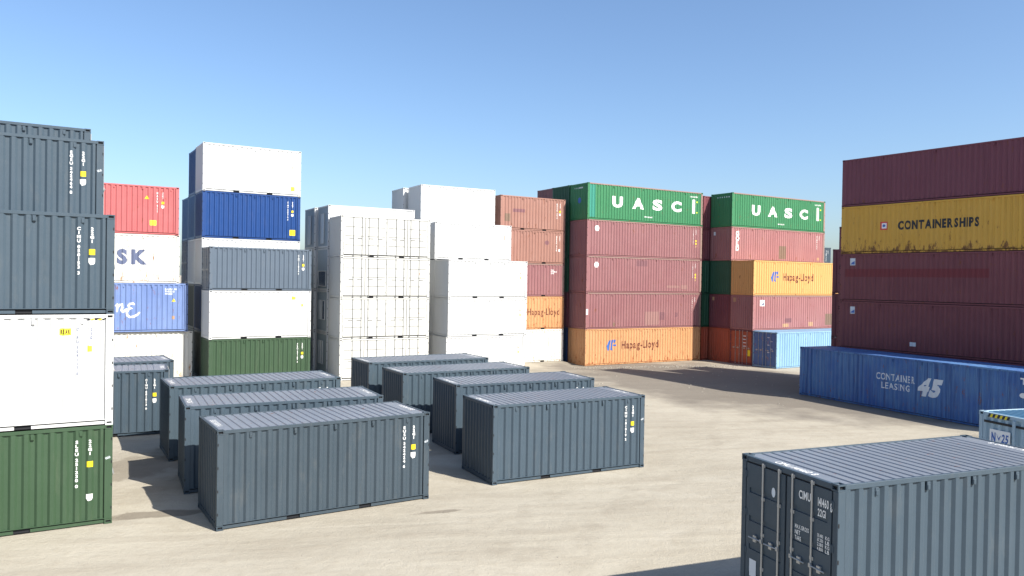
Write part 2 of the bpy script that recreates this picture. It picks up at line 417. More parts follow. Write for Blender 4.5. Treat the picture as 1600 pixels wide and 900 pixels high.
def stroke(pts, wd):
    """a round-ended brush stroke as a flat strip"""
    vs, fs = [], []; m = len(pts)
    for i, p in enumerate(pts):
        a = Vector(pts[max(0, i-1)]); b = Vector(pts[min(m-1, i+1)]); t = (b-a).normalized(); nn = Vector((-t.y, t.x))
        k = wd*0.5*(1 if 0 < i < m-1 else 0.6)
        vs += [tuple(Vector(p)+nn*k), tuple(Vector(p)-nn*k)]
    for i in range(m-1): fs.append((2*i, 2*i+1, 2*i+3, 2*i+2))
    return vs, fs
def lay(parent, name, shape, face, L, H, ink, box=None, lift=0.004, conform=True, sub=None):
    vs, fs = shape
    if box: vs = fit(vs, *box)
    F = frame(face, L)
    me = bpy.data.meshes.new(name)
    if conform and face != 'roof':
        pr = profile(face, L)
        bm = bmesh.new(); bv = [bm.verts.new((a, b, 0)) for a, b in vs]
        for f in fs:
            try: bm.faces.new([bv[i] for i in f])
            except ValueError: pass
        lo, hi = min(v[0] for v in vs), max(v[0] for v in vs)
        for u, n in pr:
            if lo < u < hi:
                bmesh.ops.bisect_plane(bm, geom=bm.verts[:] + bm.edges[:] + bm.faces[:], dist=1e-5, plane_co=(u, 0, 0), plane_no=(1, 0, 0))
        for v in bm.verts: v.co = F(v.co.x, v.co.y, depth_at(pr, v.co.x) + lift)
        bm.to_mesh(me); bm.free()
    else:
        me.from_pydata([F(a, b, lift) for a, b in vs], [], fs)
    me.materials.append(INK[ink] if isinstance(ink, str) else ink)
    o = bpy.data.objects.new(name, me); return link(o, parent)

def number(parent, L, H, s, code, base=0.0, ink='white', lab=True, low=False, x=None, big=1.0):
    x = L - 0.82 if x is None else x; t = H - 2.591 + base; ww = 0.085 * big
    lay(parent, 'container_number', text_mesh(s, 0.035, vertical=True), 'front', L, H, ink, (x - ww/2, x + ww/2, t + 1.02, t + 2.24))
    lay(parent, 'size_code', text_mesh(code, 0.035, vertical=True), 'front', L, H, ink, (x + 0.30 - ww/2, x + 0.30 + ww/2, t + 1.84, t + 2.24))
    if lab:
        lay(parent, 'yellow_label', rect(), 'front', L, H, 'yellow', (x + 0.23, x + 0.37, t + 1.53, t + 1.68))
        d = 0.62 if low else 0
        lay(parent, 'weight_label', ([(0,1),(0,.35),(.3,0),(.85,.12),(1,.4),(1,1)], [(0,1,2,3,4,5)]), 'front', L, H, 'white', (x + 0.22, x + 0.37, t + 1.27 - d, t + 1.45 - d))
def roofnum(parent, L, H, s):
    for e in (0, 1):
        vs, fs = text_mesh(s, 0.02); vs = fit(vs, 0, 1.0, 0, 0.16)
        if e: vs = [(L - 0.14 - b, 0.72 + a) for a, b in vs]
        else: vs = [(0.14 + b, 1.72 - a) for a, b in vs]
        lay(parent, 'roof_number', (vs, fs), 'roof', L, H, 'white', None, H - 0.020, False)

# ------------------------------------------------------------------ a container
def container(frm, dx, dy, z, L, H, kind, style, label, a=0.0, door='right', marks=None, group=None, name='shipping_container', endstyle=None):
    x0, y0, yaw, z0 = frm; c, s = math.cos(yaw), math.sin(yaw)
    root = bpy.data.objects.new(name, None); col.objects.link(root)
    root.empty_display_size = 0.5
    root.location = (x0 + c*dx - s*dy, y0 + s*dx + c*dy, z0 + z); root.rotation_euler = (0, 0, yaw + a)
    root['label'] = label; root['category'] = 'container'
    if group: root['group'] = group
    p = P[style]; rp = P['rail_dust'] if style in ('maroon', 'maroon_b', 'lane_green') else p; pe = P[endstyle] if endstyle else p
    for ex in (0, 1):
        for ey in (0, 1):
            inst('corner_post', post_mesh(L, H, ex, ey), [rp if ex else p, DARK], root)
            for ez in (0, 1): inst('corner_casting', casting_mesh(L, H, ex, ey, ez), [p, DARK], root)
        inst('end_header', end_beam_mesh(L, H, ex, 1), [p], root); inst('end_sill', end_beam_mesh(L, H, ex, 0), [p], root)
    for ey in (0, 1):
        inst('top_rail', top_rail_mesh(L, H, ey), [rp], root)
        br = inst('bottom_rail', bottom_rail_mesh(L, H, ey), [p], root)
        for i in range(len(pockets(L))): inst('forklift_pocket', pocket_mesh(L, i, ey), [DARK], br)
    inst('floor', floor_mesh(L, H), [DARK], root)
    inst('roof', roof_mesh(L, H), [P.get({'grey_b': 'grey_roof', 'grey': 'grey_roof', 'grey_c': 'grey_roof', 'ice': 'ice_roof'}.get(style, style))], root)
    flat = kind in ('office', 'reefer')
    if kind != 'sidedoor':
        sp = inst('side_panel', panel_mesh('front', L, H, flat), [p], root)
        if kind == 'dry':
            for i in range(5 if L < 7 else 8): inst('vent_cover', vent_mesh(L, H, i), [p], root)
    else: leaves(root, 'front', L, H, [0.17, 0.17 + 1.425, 3.02, 4.445, L - 0.19], p, True)
    inst('side_panel', panel_mesh('back', L, H, flat), [p], root)
    other = 'left' if door == 'right' else 'right'
    if kind == 'office': office_ends(root, L, H, p, marks or {})
    else:
        inst('end_panel', panel_mesh(other, L, H, False), [p], root)
        leaves(root, door, L, H, [0.125, W/2, W - 0.125], pe, False)
    return root
def leaves(root, face, L, H, us, p, side):
    for i, (u0, u1) in enumerate(zip(us, us[1:])):
        d = inst('door', side_leaf_mesh(L, H, i, u0, u1) if side else door_mesh(face, L, H, i, u0, u1), [p, SIDEGREY if side else SEAL], root)
        w_ = u1 - u0
        for q in ((0.46, 0.85) if i % 2 == 0 else (0.165, 0.595)):
            u = u0 + q*w_
            inst('lock_rod', rod_mesh(face, L, H, u, 1), [SIDEGREY if side else STEEL], d)
            inst('handle', (side_handle_mesh if side else handle_mesh)(face, L, H, u, -1 if i % 2 == 0 else 1), [SIDEGREY if side else STEEL], d)
        if face != 'right':
            for h in range(4): inst('hinge', hinge_mesh(face, L, H, u0 if i % 2 == 0 else u1, h), [p], d)
@cached
def win_mesh(L, H, face, u, v0, v1, hw):
    F = frame(face, L); mb = MB(); t = 0.05
    for a, b, c, d in ((u-hw-t, u-hw, v0-t, v1+t), (u+hw, u+hw+t, v0-t, v1+t), (u-hw, u+hw, v0-t, v0), (u-hw, u+hw, v1, v1+t)):
        mb.box(F(a, c, -0.02), F(b, d, 0.022))
    return mb.mesh('window')
@cached
def pane_mesh(L, H, face, u, v0, v1, hw):
    F = frame(face, L); mb = MB(); mb.box(F(u-hw, v0, -0.008), F(u+hw, v1, -0.002)); return mb.mesh('pane')
def office_ends(root, L, H, p, marks):
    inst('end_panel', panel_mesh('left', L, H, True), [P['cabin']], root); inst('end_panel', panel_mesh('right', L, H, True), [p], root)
    for (u, v0, v1, hw, m) in marks.get('win', []):
        wnd = inst('window', win_mesh(L, H, 'left', u, v0, v1, hw), [p], root)
        inst('pane', pane_mesh(L, H, 'left', u, v0, v1, hw), [BLIND if m else GLASS], wnd)

# ------------------------------------------------------------------ stacks: (x, y, yaw, z) of the front left foot, from measured corners
FR = {'d1': (-7.495, 19.63, R(32.57), -0.057), 'd2': (-0.533, 24.658, R(27.6), -0.112), 'd3': (-9.574, 22.538, R(27.4), 0.05),
      'd4': (-11.69, 26.267, R(31.35), 0.10), 'd5': (-2.006, 28.394, R(26.63), 0.011), 'd6': (-4.405, 31.358, R(29.87), 0.045),
      'd7': (-6.324, 34.144, R(30.31), 0.145), 'A': (-15.606, 16.967, R(30.73), -0.019), 'E': (5.839, 60.355, R(30.05), -0.19),
      'D': (-10.712, 47.847, R(30.05), 0.023), 'C': (-17.738, 44.965, R(32.11), 0.124), 'I': (5.39, 12.507, R(21.59), -0.45),  # z of I is not measured: lowered to place its shadow
      'H': (20.315, 47.53, R(-56.43), -0.25), 'K': (17.522, 46.486, R(-64.46), -0.141), 'G': (18.565, 65.156, R(31.0), -0.232),
      'F': (-4.234, 51.05, R(29.02), 0.05), 'B': (-30.269, 40.474, R(30.21), 0.181), 'J': (14.22, 19.73, R(17), 0.1)}
GROUND_LEVEL = []    # (frame, dx, dy, L, a) of everything that stands on the ground
def put(fr, dx, dy, z, L, H, kind, style, label, **k):
    if z == 0: GROUND_LEVEL.append((FR[fr], dx, dy, L, k.get('a', 0.0)))
    return container(FR[fr], dx, dy, z, L, H, kind, style, label, **k)

def chalk(o, L, H, z):
    for k in range(3): lay(o, 'chalk_mark', stroke([(L - 0.15 + 0.04*k + 0.02*math.sin(q*1.1 + k), z + 0.03*math.cos(q*1.3 + k) + 0.012*k) for q in range(6)], 0.012), 'front', L, H, 'ltgrey', None, 0.002, False)
# --- the two rows of grey boxes on the yard
YG = 'grey containers set out on the yard'
ROWS = [('d1', 'grey_b', 'EUSU 342424 6', 'dark grey container nearest the camera in the left yard row'),
        ('d3', 'grey', 'CIMU 142206 7', 'dark grey container second from the front in the left yard row'),
        ('d4', 'grey_c', 'CIMU 141912 1', 'dark grey container third from the front in the left yard row'),
        ('d2', 'grey', 'CIMU 181819 2', 'dark grey container nearest the camera in the right yard row'),
        ('d5', 'grey', 'CIMU 142118 3', 'dark grey container second from the front in the right yard row'),
        ('d6', 'grey_c', 'CIMU 140337 5', 'dark grey container third from the front in the right yard row'),
        ('d7', 'grey_c', 'CIMU 143050 8', 'dark grey container at the back of the right yard row before white side doors')]
for fr, st, num, lb in ROWS:
    o = put(fr, 0, 0, 0, L20, S, 'dry', st, lb, group=YG)
    number(o, L20, S, num, '22G1'); roofnum(o, L20, S, num)
    if fr in ('d1', 'd2'): chalk(o, L20, S, 1.72)
o = put('d4', -5.41, 5.55, 0, L20, S, 'dry', 'grey', 'dark grey container half hidden beyond the tall left stack, white number column showing', group=YG, a=-0.09)
number(o, L20, S, 'CIMU 681813 0', '22G1'); roofnum(o, L20, S, 'CIMU 681813 0')
o = put('d4', -4.75, 8.4, 0, L20, S, 'dry', 'grey', 'dark grey container showing only its roof, below the rusty white box', group=YG, a=0.05)
roofnum(o, L20, S, 'CIMU 680021 4')

# --- left foreground stack
AG = 'containers of the left foreground stacks'
o = put('A', 0, 0, 0, L20, S, 'dry', 'green', 'moss green container at the foot of the left foreground stack', group=AG)
number(o, L20, S, 'SLEU 251230 0', '22G1', low=True); chalk(o, L20, S, 1.72)
o = put('A', 0, 0, S, L20, HC, 'dry', 'white', 'white container with yellow rear sign in the left foreground stack', group=AG)
number(o, L20, HC, 'CIPU 509117 0', '25G1', ink='slateink', lab=False, big=0.6)
lay(o, 'rear_sign', rect(), 'front', L20, HC, 'lime', (4.83, 5.09, 2.36, 2.54), 0.004)
lay(o, 'rear_lettering', text_mesh('REAR', 0.06, 0.12), 'front', L20, HC, 'brown', (4.85, 5.07, 2.385, 2.515), 0.007)
lay(o, 'yellow_label', rect(), 'front', L20, HC, 'lime', (5.46, 5.56, 1.93, 2.08))
for k in range(5): lay(o, 'hazard_stripe', ([(0,0),(.6,0),(1,1),(.4,1)], [(0,1,2,3)]), 'front', L20, HC, 'black' if k % 2 == 0 else 'yellow', (5.42 + k*0.085, 5.54 + k*0.085, HC - 0.16, HC - 0.115), 0.002 + 0.0006*k)
o = put('A', 0, 0, S + HC, L20, S, 'dry', 'grey', 'dark grey container numbered in white, topping the front row of the left foreground stack', group=AG)
number(o, L20, S, 'CIMU 050153 3', '22G1')
lo = ['grey container in the second row behind the left foreground stack, at its foot', 'grey container in the second row behind the left foreground stack, second up', 'grey container in the second row behind the left foreground stack, third up']
for k in range(3): put('A', -0.15, 2.6, k*S, L20, S, 'dry', 'grey', lo[k], group=AG)
o = put('A', -0.15, 2.6, 3*S, L20, S, 'dry', 'grey', 'dark grey container at top left, stepped back over the left foreground stack, two markings columns', group=AG)
number(o, L20, S, 'EGSU 342464 8', '22G1'); chalk(o, L20, S, 1.72)
lo = ['slate grey container in the third row behind the left foreground stack, at its foot', 'slate grey container in the third row behind the left foreground stack, second up', 'slate grey container in the third row behind the left foreground stack, third up']
for k in range(3): put('A', -0.4, 5.25, k*2.84, L20, 2.838, 'dry', 'grey', lo[k], group=AG)
put('A', -0.4, 5.25, 8.52, L20, S, 'dry', 'grey', 'highest dark grey container at top left, only its upper edge showing', group=AG)

# --- far left stack: rusty white, blue, white, red
BG = 'containers of the far left stack'
put('B', 0.336, 0, 0, L40, HC, 'dry', 'rustwhite', 'rusty white container at the foot of the stack under a light blue one', group=BG)
o = put('B', 0.034, -0.2, HC, L40, HC, 'dry', 'line_blue', 'light blue container with white script lettering in the far left stack', group=BG)
vs, fs = text_mesh('Safmari', 0.02, 0.04, 0.25); lay(o, 'script_lettering', (vs, fs), 'front', L40, HC, 'white', (4.3, 8.2, 1.18, 2.1))
n_ = [(8.28,1.2),(8.36,1.62),(8.42,1.66),(8.42,1.4),(8.40,1.2)]
for pts in ([(8.27,1.55),(8.36,1.66),(8.38,1.5),(8.36,1.2)], [(8.37,1.4),(8.5,1.63),(8.62,1.66),(8.63,1.45),(8.6,1.28),(8.66,1.2),(8.78,1.28),(8.86,1.4)],
            [(9.28,1.62),(9.2,1.7),(9.05,1.68),(8.96,1.58),(9.0,1.46),(9.14,1.42),(8.98,1.38),(8.87,1.2),(8.9,1.0),(9.05,0.9),(9.25,0.93),(9.42,1.03),(9.56,1.18)]):
    lay(o, 'script_lettering', stroke(pts, 0.12), 'front', L40, HC, 'white')
lay(o, 'yellow_label', ([(0,0),(1,0),(.5,1)], [(0,1,2)]), 'front', L40, HC, 'yellow', (11.28, 11.5, 1.8, 2.0)); lay(o, 'yellow_label', rect(), 'front', L40, HC, 'tan', (11.3, 11.45, 0.75, 0.95))
for k in range(3): lay(o, 'container_number', text_mesh(('SANU 45', '710222', '45G1')[k], 0.02), 'front', L40, HC, 'white', (10.9, 11.55 - 0.12*k, 2.5 - 0.14*k, 2.6 - 0.14*k))
o = put('B', -0.43, 0.1, 2*HC, L40, HC, 'dry', 'rustwhite', 'white container with large dark capitals in the far left stack', group=BG)
lay(o, 'company_lettering', text_mesh('MAERSK', 0.06, 0.18), 'front', L40, HC, 'slateink', (4.9, 10.42, 1.08, 2.0))
o = put('B', -0.5, 0.05, 3*HC, L40, HC, 'dry', 'red', 'bright red container topping the far left stack', group=BG)
lay(o, 'yellow_label', rect(), 'front', L40, HC, 'lime', (10.6, 10.95, 0.55, 0.85)); lay(o, 'yellow_label', ([(0,0),(1,0),(.5,1)], [(0,1,2)]), 'front', L40, HC, 'yellow', (10.3, 10.55, 2.1, 2.3))
number(o, L40, HC, 'HASU 411', '45G1', x=11.0)

# --- stack with the plain white box on top, and the rows behind it
CG = 'containers of the stack left of the side-door boxes'
o = put('C', 0, 0, 0, L20, S, 'dry', 'green', 'moss green container at the foot of the stack under a white and a slate one', group=CG); number(o, L20, S, 'SLEU 251187 3', '22G1')
o = put('C', 0, 0, S, L20, HC, 'dry', 'white', 'white container between a slate grey one and a green one', group=CG)
lay(o, 'rear_sign', rect(), 'front', L20, HC, 'lime', (4.85, 5.09, 2.36, 2.54)); lay(o, 'yellow_label', rect(), 'front', L20, HC, 'lime', (5.46, 5.56, 1.93, 2.08))
o = put('C', 0, 0, S + HC, L20, S, 'dry', 'slate', 'slate grey container on a white one, left of the side-door stack', group=CG, door='left'); number(o, L20, S, 'CIMU 118730 5', '22G1')
o = put('C', 0, 2.5, 0, L20, HC, 'dry', 'olive', 'dark container at the foot of the row behind the moss green one', group=CG)
o = put('C', 0, 2.5, HC, L20, HC, 'dry', 'navy', 'navy container second up, in the row behind the white and slate ones', group=CG)
o = put('C', 0, 2.5, 2*HC, L20, HC, 'dry', 'white', 'white container under the royal blue one, half hidden by the slate grey box', group=CG)
o = put('C', 0, 2.5, 3*HC, L20, HC, 'dry', 'blue', 'royal blue container under the topmost white one', group=CG)
number(o, L20, HC, 'CIMU 500912 0', '25G1', lab=True); lay(o, 'yellow_label', rect(), 'front', L20, HC, 'yellow', (5.38, 5.74, 0.35, 0.72))
o = put('C', 0, 2.47, 4*HC, L20, 2.96, 'dry', 'white', 'plain white container on top of the royal blue one', group=CG)
lay(o, 'yellow_label', rect(), 'front', L20, HC, 'lime', (5.42, 5.66, 0.35, 0.62)); lay(o, 'yellow_label', rect(), 'front', L20, HC, 'tan', (5.5, 5.55, 1.8, 1.92))
row = [('olive', 'dark olive end of the lowest container two rows behind the moss green one'), ('olive', 'dark olive container second up, two rows behind the white and slate ones'),
       ('white', 'white container third up, two rows behind the slate grey one'), ('steel_blue', 'steel blue container end just left of the royal blue one'), ('blue', 'royal blue container end just left of the topmost white one')]
for k, (st, lb) in enumerate(row): put('C', 0, 5.0, k*HC, L20, HC, 'dry', st, lb, group=CG)
row = [('olive', 'dark container end at the foot, three rows behind the moss green one'), ('navy', 'navy container end second up, three rows behind the white one'),
       ('navy', 'navy doors of the container right beside the white one with dark capitals'), ('steel_blue', 'steel blue container end furthest left in the fourth tier beside the red one')]
for k, (st, lb) in enumerate(row): put('C', 0, 7.5, k*HC, L20, HC, 'dry', st, lb, group=CG, door='left' if k == 2 else 'right')

# --- white side-door boxes and the white cabins behind
DG = 'white containers with side doors'
nm = ['at the foot of their stack', 'second from the bottom of their stack', 'third from the bottom of their stack', 'topmost of their stack']
for k in range(4):
    o = put('D', 0.0, 0, k*S, L20, S, 'sidedoor', 'cream', 'white container with full side doors and lock rods, ' + nm[k], group=DG)
    lay(o, 'green_label', disc(10), 'front', L20, S, 'tan', (5.29, 5.37, 1.56, 1.65), 0.012, False)
WINS = [[(0.75, 0.75, 2.2, 0.17, 1), (1.35, 0.75, 2.2, 0.17, 1)], [(0.8, 0.9, 2.1, 0.17, 1), (1.6, 0.9, 2.1, 0.3, 0)], [(1.2, 0.3, 1.25, 0.85, 0)], [(1.15, 0.35, 2.25, 0.32, 1)]]
nm = ['bottom', 'second', 'third', 'topmost']
for k in range(4):
    put('D', -0.06, 2.55, k*2.8, L20, 2.797, 'office', 'white', nm[k] + ' white cabin with shaded windows in its end, directly behind the side-door stack', name='office_cabin', group='white cabins', marks={'win': WINS[k]})
for k in range(4):
    put('D', -0.23, 5.15, k*2.8, L20, 2.797, 'office', 'white', nm[k] + ' white cabin of the further row, beside the slate and white containers', name='office_cabin', group='white cabins', marks={'win': WINS[3] if k > 1 else WINS[0]})

# --- plain white boxes
FG = 'plain white containers'
nm = ['at the foot of the stepped white stack', 'second up in the stepped white stack', 'third up in the stepped white stack, its corrugated left end showing']
for k in range(3):
    o = put('F', (-0.1, 0, 0)[k], 0, k*S, L20, S, 'dry', 'white', 'plain white container ' + nm[k], group=FG)
    lay(o, 'yellow_label', rect(), 'front', L20, S, 'lime', (5.5, 5.58, 1.35, 1.5)); lay(o, 'yellow_label', rect(), 'front', L20, S, 'tan', (5.5, 5.57, 1.7, 1.8))
nm = ['bottom of the row behind the stepped white stack', 'second up in the row behind the stepped white stack', 'third up in the row behind the stepped white stack', 'set back above three stepped white ones, below the highest white one']
for k in range(4):
    o = put('F', 0.05, 2.5, k*S + (0.05 if k == 3 else 0), L20, S, 'dry', 'white', 'plain white container ' + nm[k], group=FG)
    if k == 3: lay(o, 'yellow_label', rect(), 'front', L20, S, 'tan', (5.5, 5.57, 1.5, 1.85))
nm = ['at the foot of the third white row', 'second up in the third white row', 'third up in the third white row', 'fourth up in the third white row']
for k in range(4): put('F', -0.02, 5.0, k*S, L20, S, 'dry', 'white', 'plain white container ' + nm[k], group=FG)
put('F', -0.02, 5.0, 4*S, L20, HC, 'dry', 'white', 'highest plain white container, left of the topmost red-brown one', group=FG)
put('F', -0.33, 7.75, 4*S, L20, HC, 'dry', 'white', 'white container end peeping out behind the highest plain white one', group=FG)

# --- red-brown stack
RG = 'containers of the red-brown stack'
o = put('F', 6.5, 4.97, 0, L20, S, 'dry', 'rustwhite', 'off-white container under the narrow orange one', group=RG, a=0.045)
o = put('F', 6.5, 4.97, S, L20, S, 'dry', 'orange', 'orange container partly hidden behind a plain white stack, brown lettering cut off', group=RG, a=0.045)
lay(o, 'company_lettering', text_mesh('Hapag-Lloyd', 0.01), 'front', L20, S, 'brown', (2.6, 5.65, 0.95, 1.65))
o = put('F', 6.5, 4.97, 2*S, L20, S, 'dry', 'maroon', 'maroon container above the narrow orange one', group=RG, a=0.045)
for k in range(3): lay(o, 'container_number', text_mesh(('TGHU', '2841163', '22G1')[k], 0.03), 'front', L20, S, 'white', (4.75, 5.05 + 0.25*(k == 1), 2.05 - 0.13*k, 2.15 - 0.13*k))
o = put('F', 6.5, 4.97, 3*S, L20, S, 'dry', 'brown', 'red-brown container second from the top beside the white ones', group=RG, a=0.045); number(o, L20, S, 'GESU 318', '22G1', lab=False)
lay(o, 'weight_label', rect(), 'front', L20, S, 'white', (5.45, 5.6, 1.0, 1.2)); lay(o, 'patch', disc(), 'front', L20, S, 'dkpatch', (4.1, 4.55, 1.5, 1.85))
o = put('F', 6.5, 4.97, 4*S, L20, S, 'dry', 'brown', 'red-brown container topping its stack, left of the green ones', group=RG, a=0.045); number(o, L20, S, 'GESU 294', '22G1')
lay(o, 'patch', rect(), 'front', L20, S, 'dkpatch', (1.1, 2.2, 1.35, 1.6)); lay(o, 'patch', rect(), 'front', L20, S, 'olivepatch', (0.4, 0.9, 0.6, 1.2))

# --- the two green-topped stacks
def wide_letters(o, H):
    for ch, u0, u1 in (('U', 2.42, 3.5), ('A', 4.5, 5.7), ('S', 6.6, 7.68), ('C', 8.68, 9.76)):
        lay(o, 'company_lettering', text_mesh(ch, 0.05), 'front', L40, H, 'white', (u0, u1, 1.08, 1.98))
    lay(o, 'notice_panel', rect(), 'front', L40, H, 'white', (11.02, 11.32, 1.05, 2.25))
    lay(o, 'container_number', text_mesh('UACU 5238 14', 0.03), 'front', L40, H, 'white', (10.75, 11.6, 2.42, 2.55)); lay(o, 'small_lettering', text_mesh('www.uasc.net', 0.03), 'front', L40, H, 'white', (5.75, 6.6, 0.42, 0.55))
    lay(o, 'yellow_label', rect(), 'front', L40, H, 'lime', (11.5, 11.62, 2.0, 2.12)); lay(o, 'yellow_label', rect(), 'front', L40, H, 'lime', (11.5, 11.62, 1.1, 1.2))
def shipping_line(o, H, style='amber'):
    # blue sail-like emblem, then the name
    for sh in ([(0,.42),(.28,.95),(.42,1),(.30,.5),(.26,0),(.10,0)], [(.36,.05),(.44,.55),(.52,1),(.68,1),(.58,.62),(.56,.3),(.6,0)], [(.66,.56),(1,.56),(.98,.40),(.64,.40)], [(.72,1),(.92,1),(.84,.7),(.70,.7)]):
        n = len(sh); lay(o, 'emblem', (sh, [tuple(range(n))]), 'front', L40, H, 'blue', None) if False else lay(o, 'emblem', ([(2.1 + a*1.0, 1.15 + b*0.85) for a, b in sh], [tuple(range(n))]), 'front', L40, H, 'blue')
    lay(o, 'company_lettering', text_mesh('Hapag-Lloyd', 0.022), 'front', L40, H, 'brown', (3.62, 7.5, 1.05, 1.88))
EG = 'containers of the tall stack left of the gap, green on top'
o = put('E', 0, 0, 0, L40, HC, 'dry', 'orange', 'orange container with emblem standing on the ground under three maroon ones', group=EG); shipping_line(o, HC)
mk = ['maroon container on the orange one, pale repair patch in its middle', 'maroon container third from the ground, white disc at its upper left, pale patch low right', 'maroon container directly below the wide-lettered green one, white disc upper left, left of the gap']
for k in range(3):
    o = put('E', 0, 0, (k+1)*HC, L40, HC, 'dry', 'maroon', mk[k], group=EG)
    number(o, L40, HC, 'TCNU 8' + str(411 + 37*k), '45G1', x=11.2, lab=False)
    if k > 0:
        lay(o, 'round_emblem', disc(), 'front', L40, HC, 'white', (0.75, 1.2, 2.0, 2.45))
        for j in range(3): lay(o, 'yellow_label', rect(), 'front', L40, HC, 'yellow' if j else 'tan', (11.42, 11.58, 1.05 + 0.24*j, 1.2 + 0.24*j))
        if k == 1: lay(o, 'patch', rect(), 'front', L40, HC, 'dkpatch', (5.0, 6.2, 2.2, 2.68)); lay(o, 'patch', rect(), 'front', L40, HC, 'pink', (9.9, 10.6, 0.35, 0.7)); lay(o, 'patch', rect(), 'front', L40, HC, 'pink', (8.3, 9.7, 0.45, 0.65))
    else:
        for (ink, b) in (('pink', (6.0, 7.5, 0.25, 1.35)), ('dkpatch', (7.6, 8.15, 0.65, 1.3)), ('olivepatch', (2.7, 2.9, 0.2, 0.5)), ('dkpatch', (9.3, 9.6, 0.9, 1.25))):
            lay(o, 'patch', rect(), 'front', L40, HC, ink, b)
        lay(o, 'weight_label', rect(), 'front', L40, HC, 'white', (0.02, 0.2, 1.15, 1.6), 0.012, False)
o = put('E', 0, 0, 4*HC, L40, HC, 'dry', 'lane_green', 'bright green container with wide white capitals, topping the stack left of the gap', group=EG); wide_letters(o, HC)
lay(o, 'patch', rect(), 'front', L40, HC, 'teal', (0.2, 0.75, 0.2, 2.75))
for j in range(6): lay(o, 'small_lettering', rect(), 'left', L40, HC, 'ltgrey', (0.55 + 0.2*j, 0.67 + 0.2*j, 2.5, 2.6))
lay(o, 'patch', disc(), 'left', L40, HC, 'blue', (1.1, 1.45, 1.3, 1.8))
nm = ['foot', 'second tier', 'third tier', 'fourth tier']
for k in range(4): put('E', -0.1, 2.5, k*HC, L40, HC, 'dry', ('navy', 'maroon_d', 'dark_green', 'dark_green')[k], 'shaded dark container in the gap behind the maroon stack, ' + nm[k], group=EG)
put('E', -0.1, 2.5, 4*HC, L40, HC, 'dry', 'dark_green', 'dark green container end just left of the green lettered one', group=EG)
o = put('E', -0.05, 5.0, 4*HC, L40, HC, 'dry', 'maroon', 'maroon container end furthest left on the skyline above the red-brown stack', group=EG)
lay(o, 'weight_label', disc(), 'left', L40, HC, 'pink', (1.2, 1.35, 1.7, 1.9))

GG = 'containers of the tall stack right of the gap, green on top'
o = put('G', 0, 0, 4*HC, L40, HC, 'dry', 'lane_green', 'bright green container with wide white capitals, topping the stack right of the gap', group=GG); wide_letters(o, HC)
for j in range(6): lay(o, 'small_lettering', rect(), 'left', L40, HC, 'ltgrey', (0.7 + 0.25*j, 0.85 + 0.25*j, 2.5, 2.6))
lay(o, 'patch', rect(), 'front', L40, HC, 'lime', (9.3, 10.0, 2.2, 2.7)) if False else None
o = put('G', 0, 0, 3*HC, L40, HC, 'dry', 'maroon_b', 'faded maroon container with upright white letters, below a green lettered one', group=GG)
lay(o, 'company_lettering', text_mesh('GOLD', 0.06, vertical=True, line=0.8), 'front', L40, HC, 'white', (0.52, 0.98, 0.85, 2.55))
lay(o, 'patch', rect(), 'front', L40, HC, 'olivepatch', (6.0, 6.9, 0.3, 1.45)); lay(o, 'yellow_label', rect(), 'front', L40, HC, 'tan', (11.2, 11.5, 0.3, 0.55)); number(o, L40, HC, 'GLDU 702', '45G1', x=11.1, lab=False)
lay(o, 'small_lettering', rect(), 'left', L40, HC, 'ltgrey', (0.35, 0.6, 2.2, 2.5))
put('G', 0, 0, 2*HC, L40, HC, 'dry', 'dark_green', 'dark green container end left of the amber one', group=GG)
o = put('G', 0, 0, HC, L40, HC, 'dry', 'maroon_d', 'dark maroon container end left of the pale patched maroon one', group=GG)
lay(o, 'yellow_label', rect(), 'left', L40, HC, 'tan', (0.3, 0.55, 2.35, 2.65))
put('G', 0, 0, 0, L40, HC, 'dry', 'rust_red', 'rusty orange-red container end at the foot of the stack right of the gap', group=GG)
o = put('G', 0, -2.47, 2*HC, L40, HC, 'dry', 'amber', 'amber container with emblem and brown lettering, right of the gap', group=GG, endstyle='rust_red'); shipping_line(o, HC)
o = put('G', 0, -2.47, HC, L40, HC, 'dry', 'maroon_b', 'patched pink-maroon container under the amber one', group=GG)
lay(o, 'emblem', rect(), 'front', L40, HC, 'white', (0.85, 1.4, 2.0, 2.5)); lay(o, 'emblem', ([(0,0),(1,0),(1,1)], [(0,1,2)]), 'front', L40, HC, 'slateink', (0.95, 1.3, 2.08, 2.3), 0.007)
for ink, b in (('olivepatch', (9.2, 10.2, 0.3, 1.3)), ('dkpatch', (4.0, 4.8, 0.6, 0.95)), ('tan', (3.7, 4.4, 0.22, 0.5)), ('tan', (7.0, 7.6, 0.25, 0.6))): lay(o, 'patch', rect(), 'front', L40, HC, ink, b)
lay(o, 'yellow_label', rect(), 'left', L40, HC, 'tan', (0.25, 0.55, 2.3, 2.65))
o = put('G', 0, -2.47, 0, L40, HC, 'dry', 'maroon_d', 'dark red container with doors towards the gap, yellow sticker low on the right door', group=GG, door='left', endstyle='rust_red')
lay(o, 'yellow_label', rect(), 'left', L40, HC, 'yellow', (1.95, 2.22, 0.75, 1.25), 0.004, False)
for k in range(4): lay(o, 'small_lettering', rect(), 'left', L40, HC, 'ltgrey', (1.45, 1.75, 2.35 - 0.28*k, 2.42 - 0.28*k), 0.004, False)
o = put('G', 0, -4.94, 0, L40, HC, 'dry', 'pale_blue', 'faded pale blue container with dark blue rusty doors on the ground right of the gap', group=GG, door='left', endstyle='door_blue')
for k in range(5): lay(o, 'small_lettering', rect(), 'left', L40, HC, 'ltgrey', (1.5 + 0.3*(k % 2), 1.72 + 0.3*(k % 2), 2.4 - 0.3*k, 2.46 - 0.3*k), 0.004, False)
nm = ['foot', 'second tier', 'third tier', 'fourth tier', 'topmost tier']
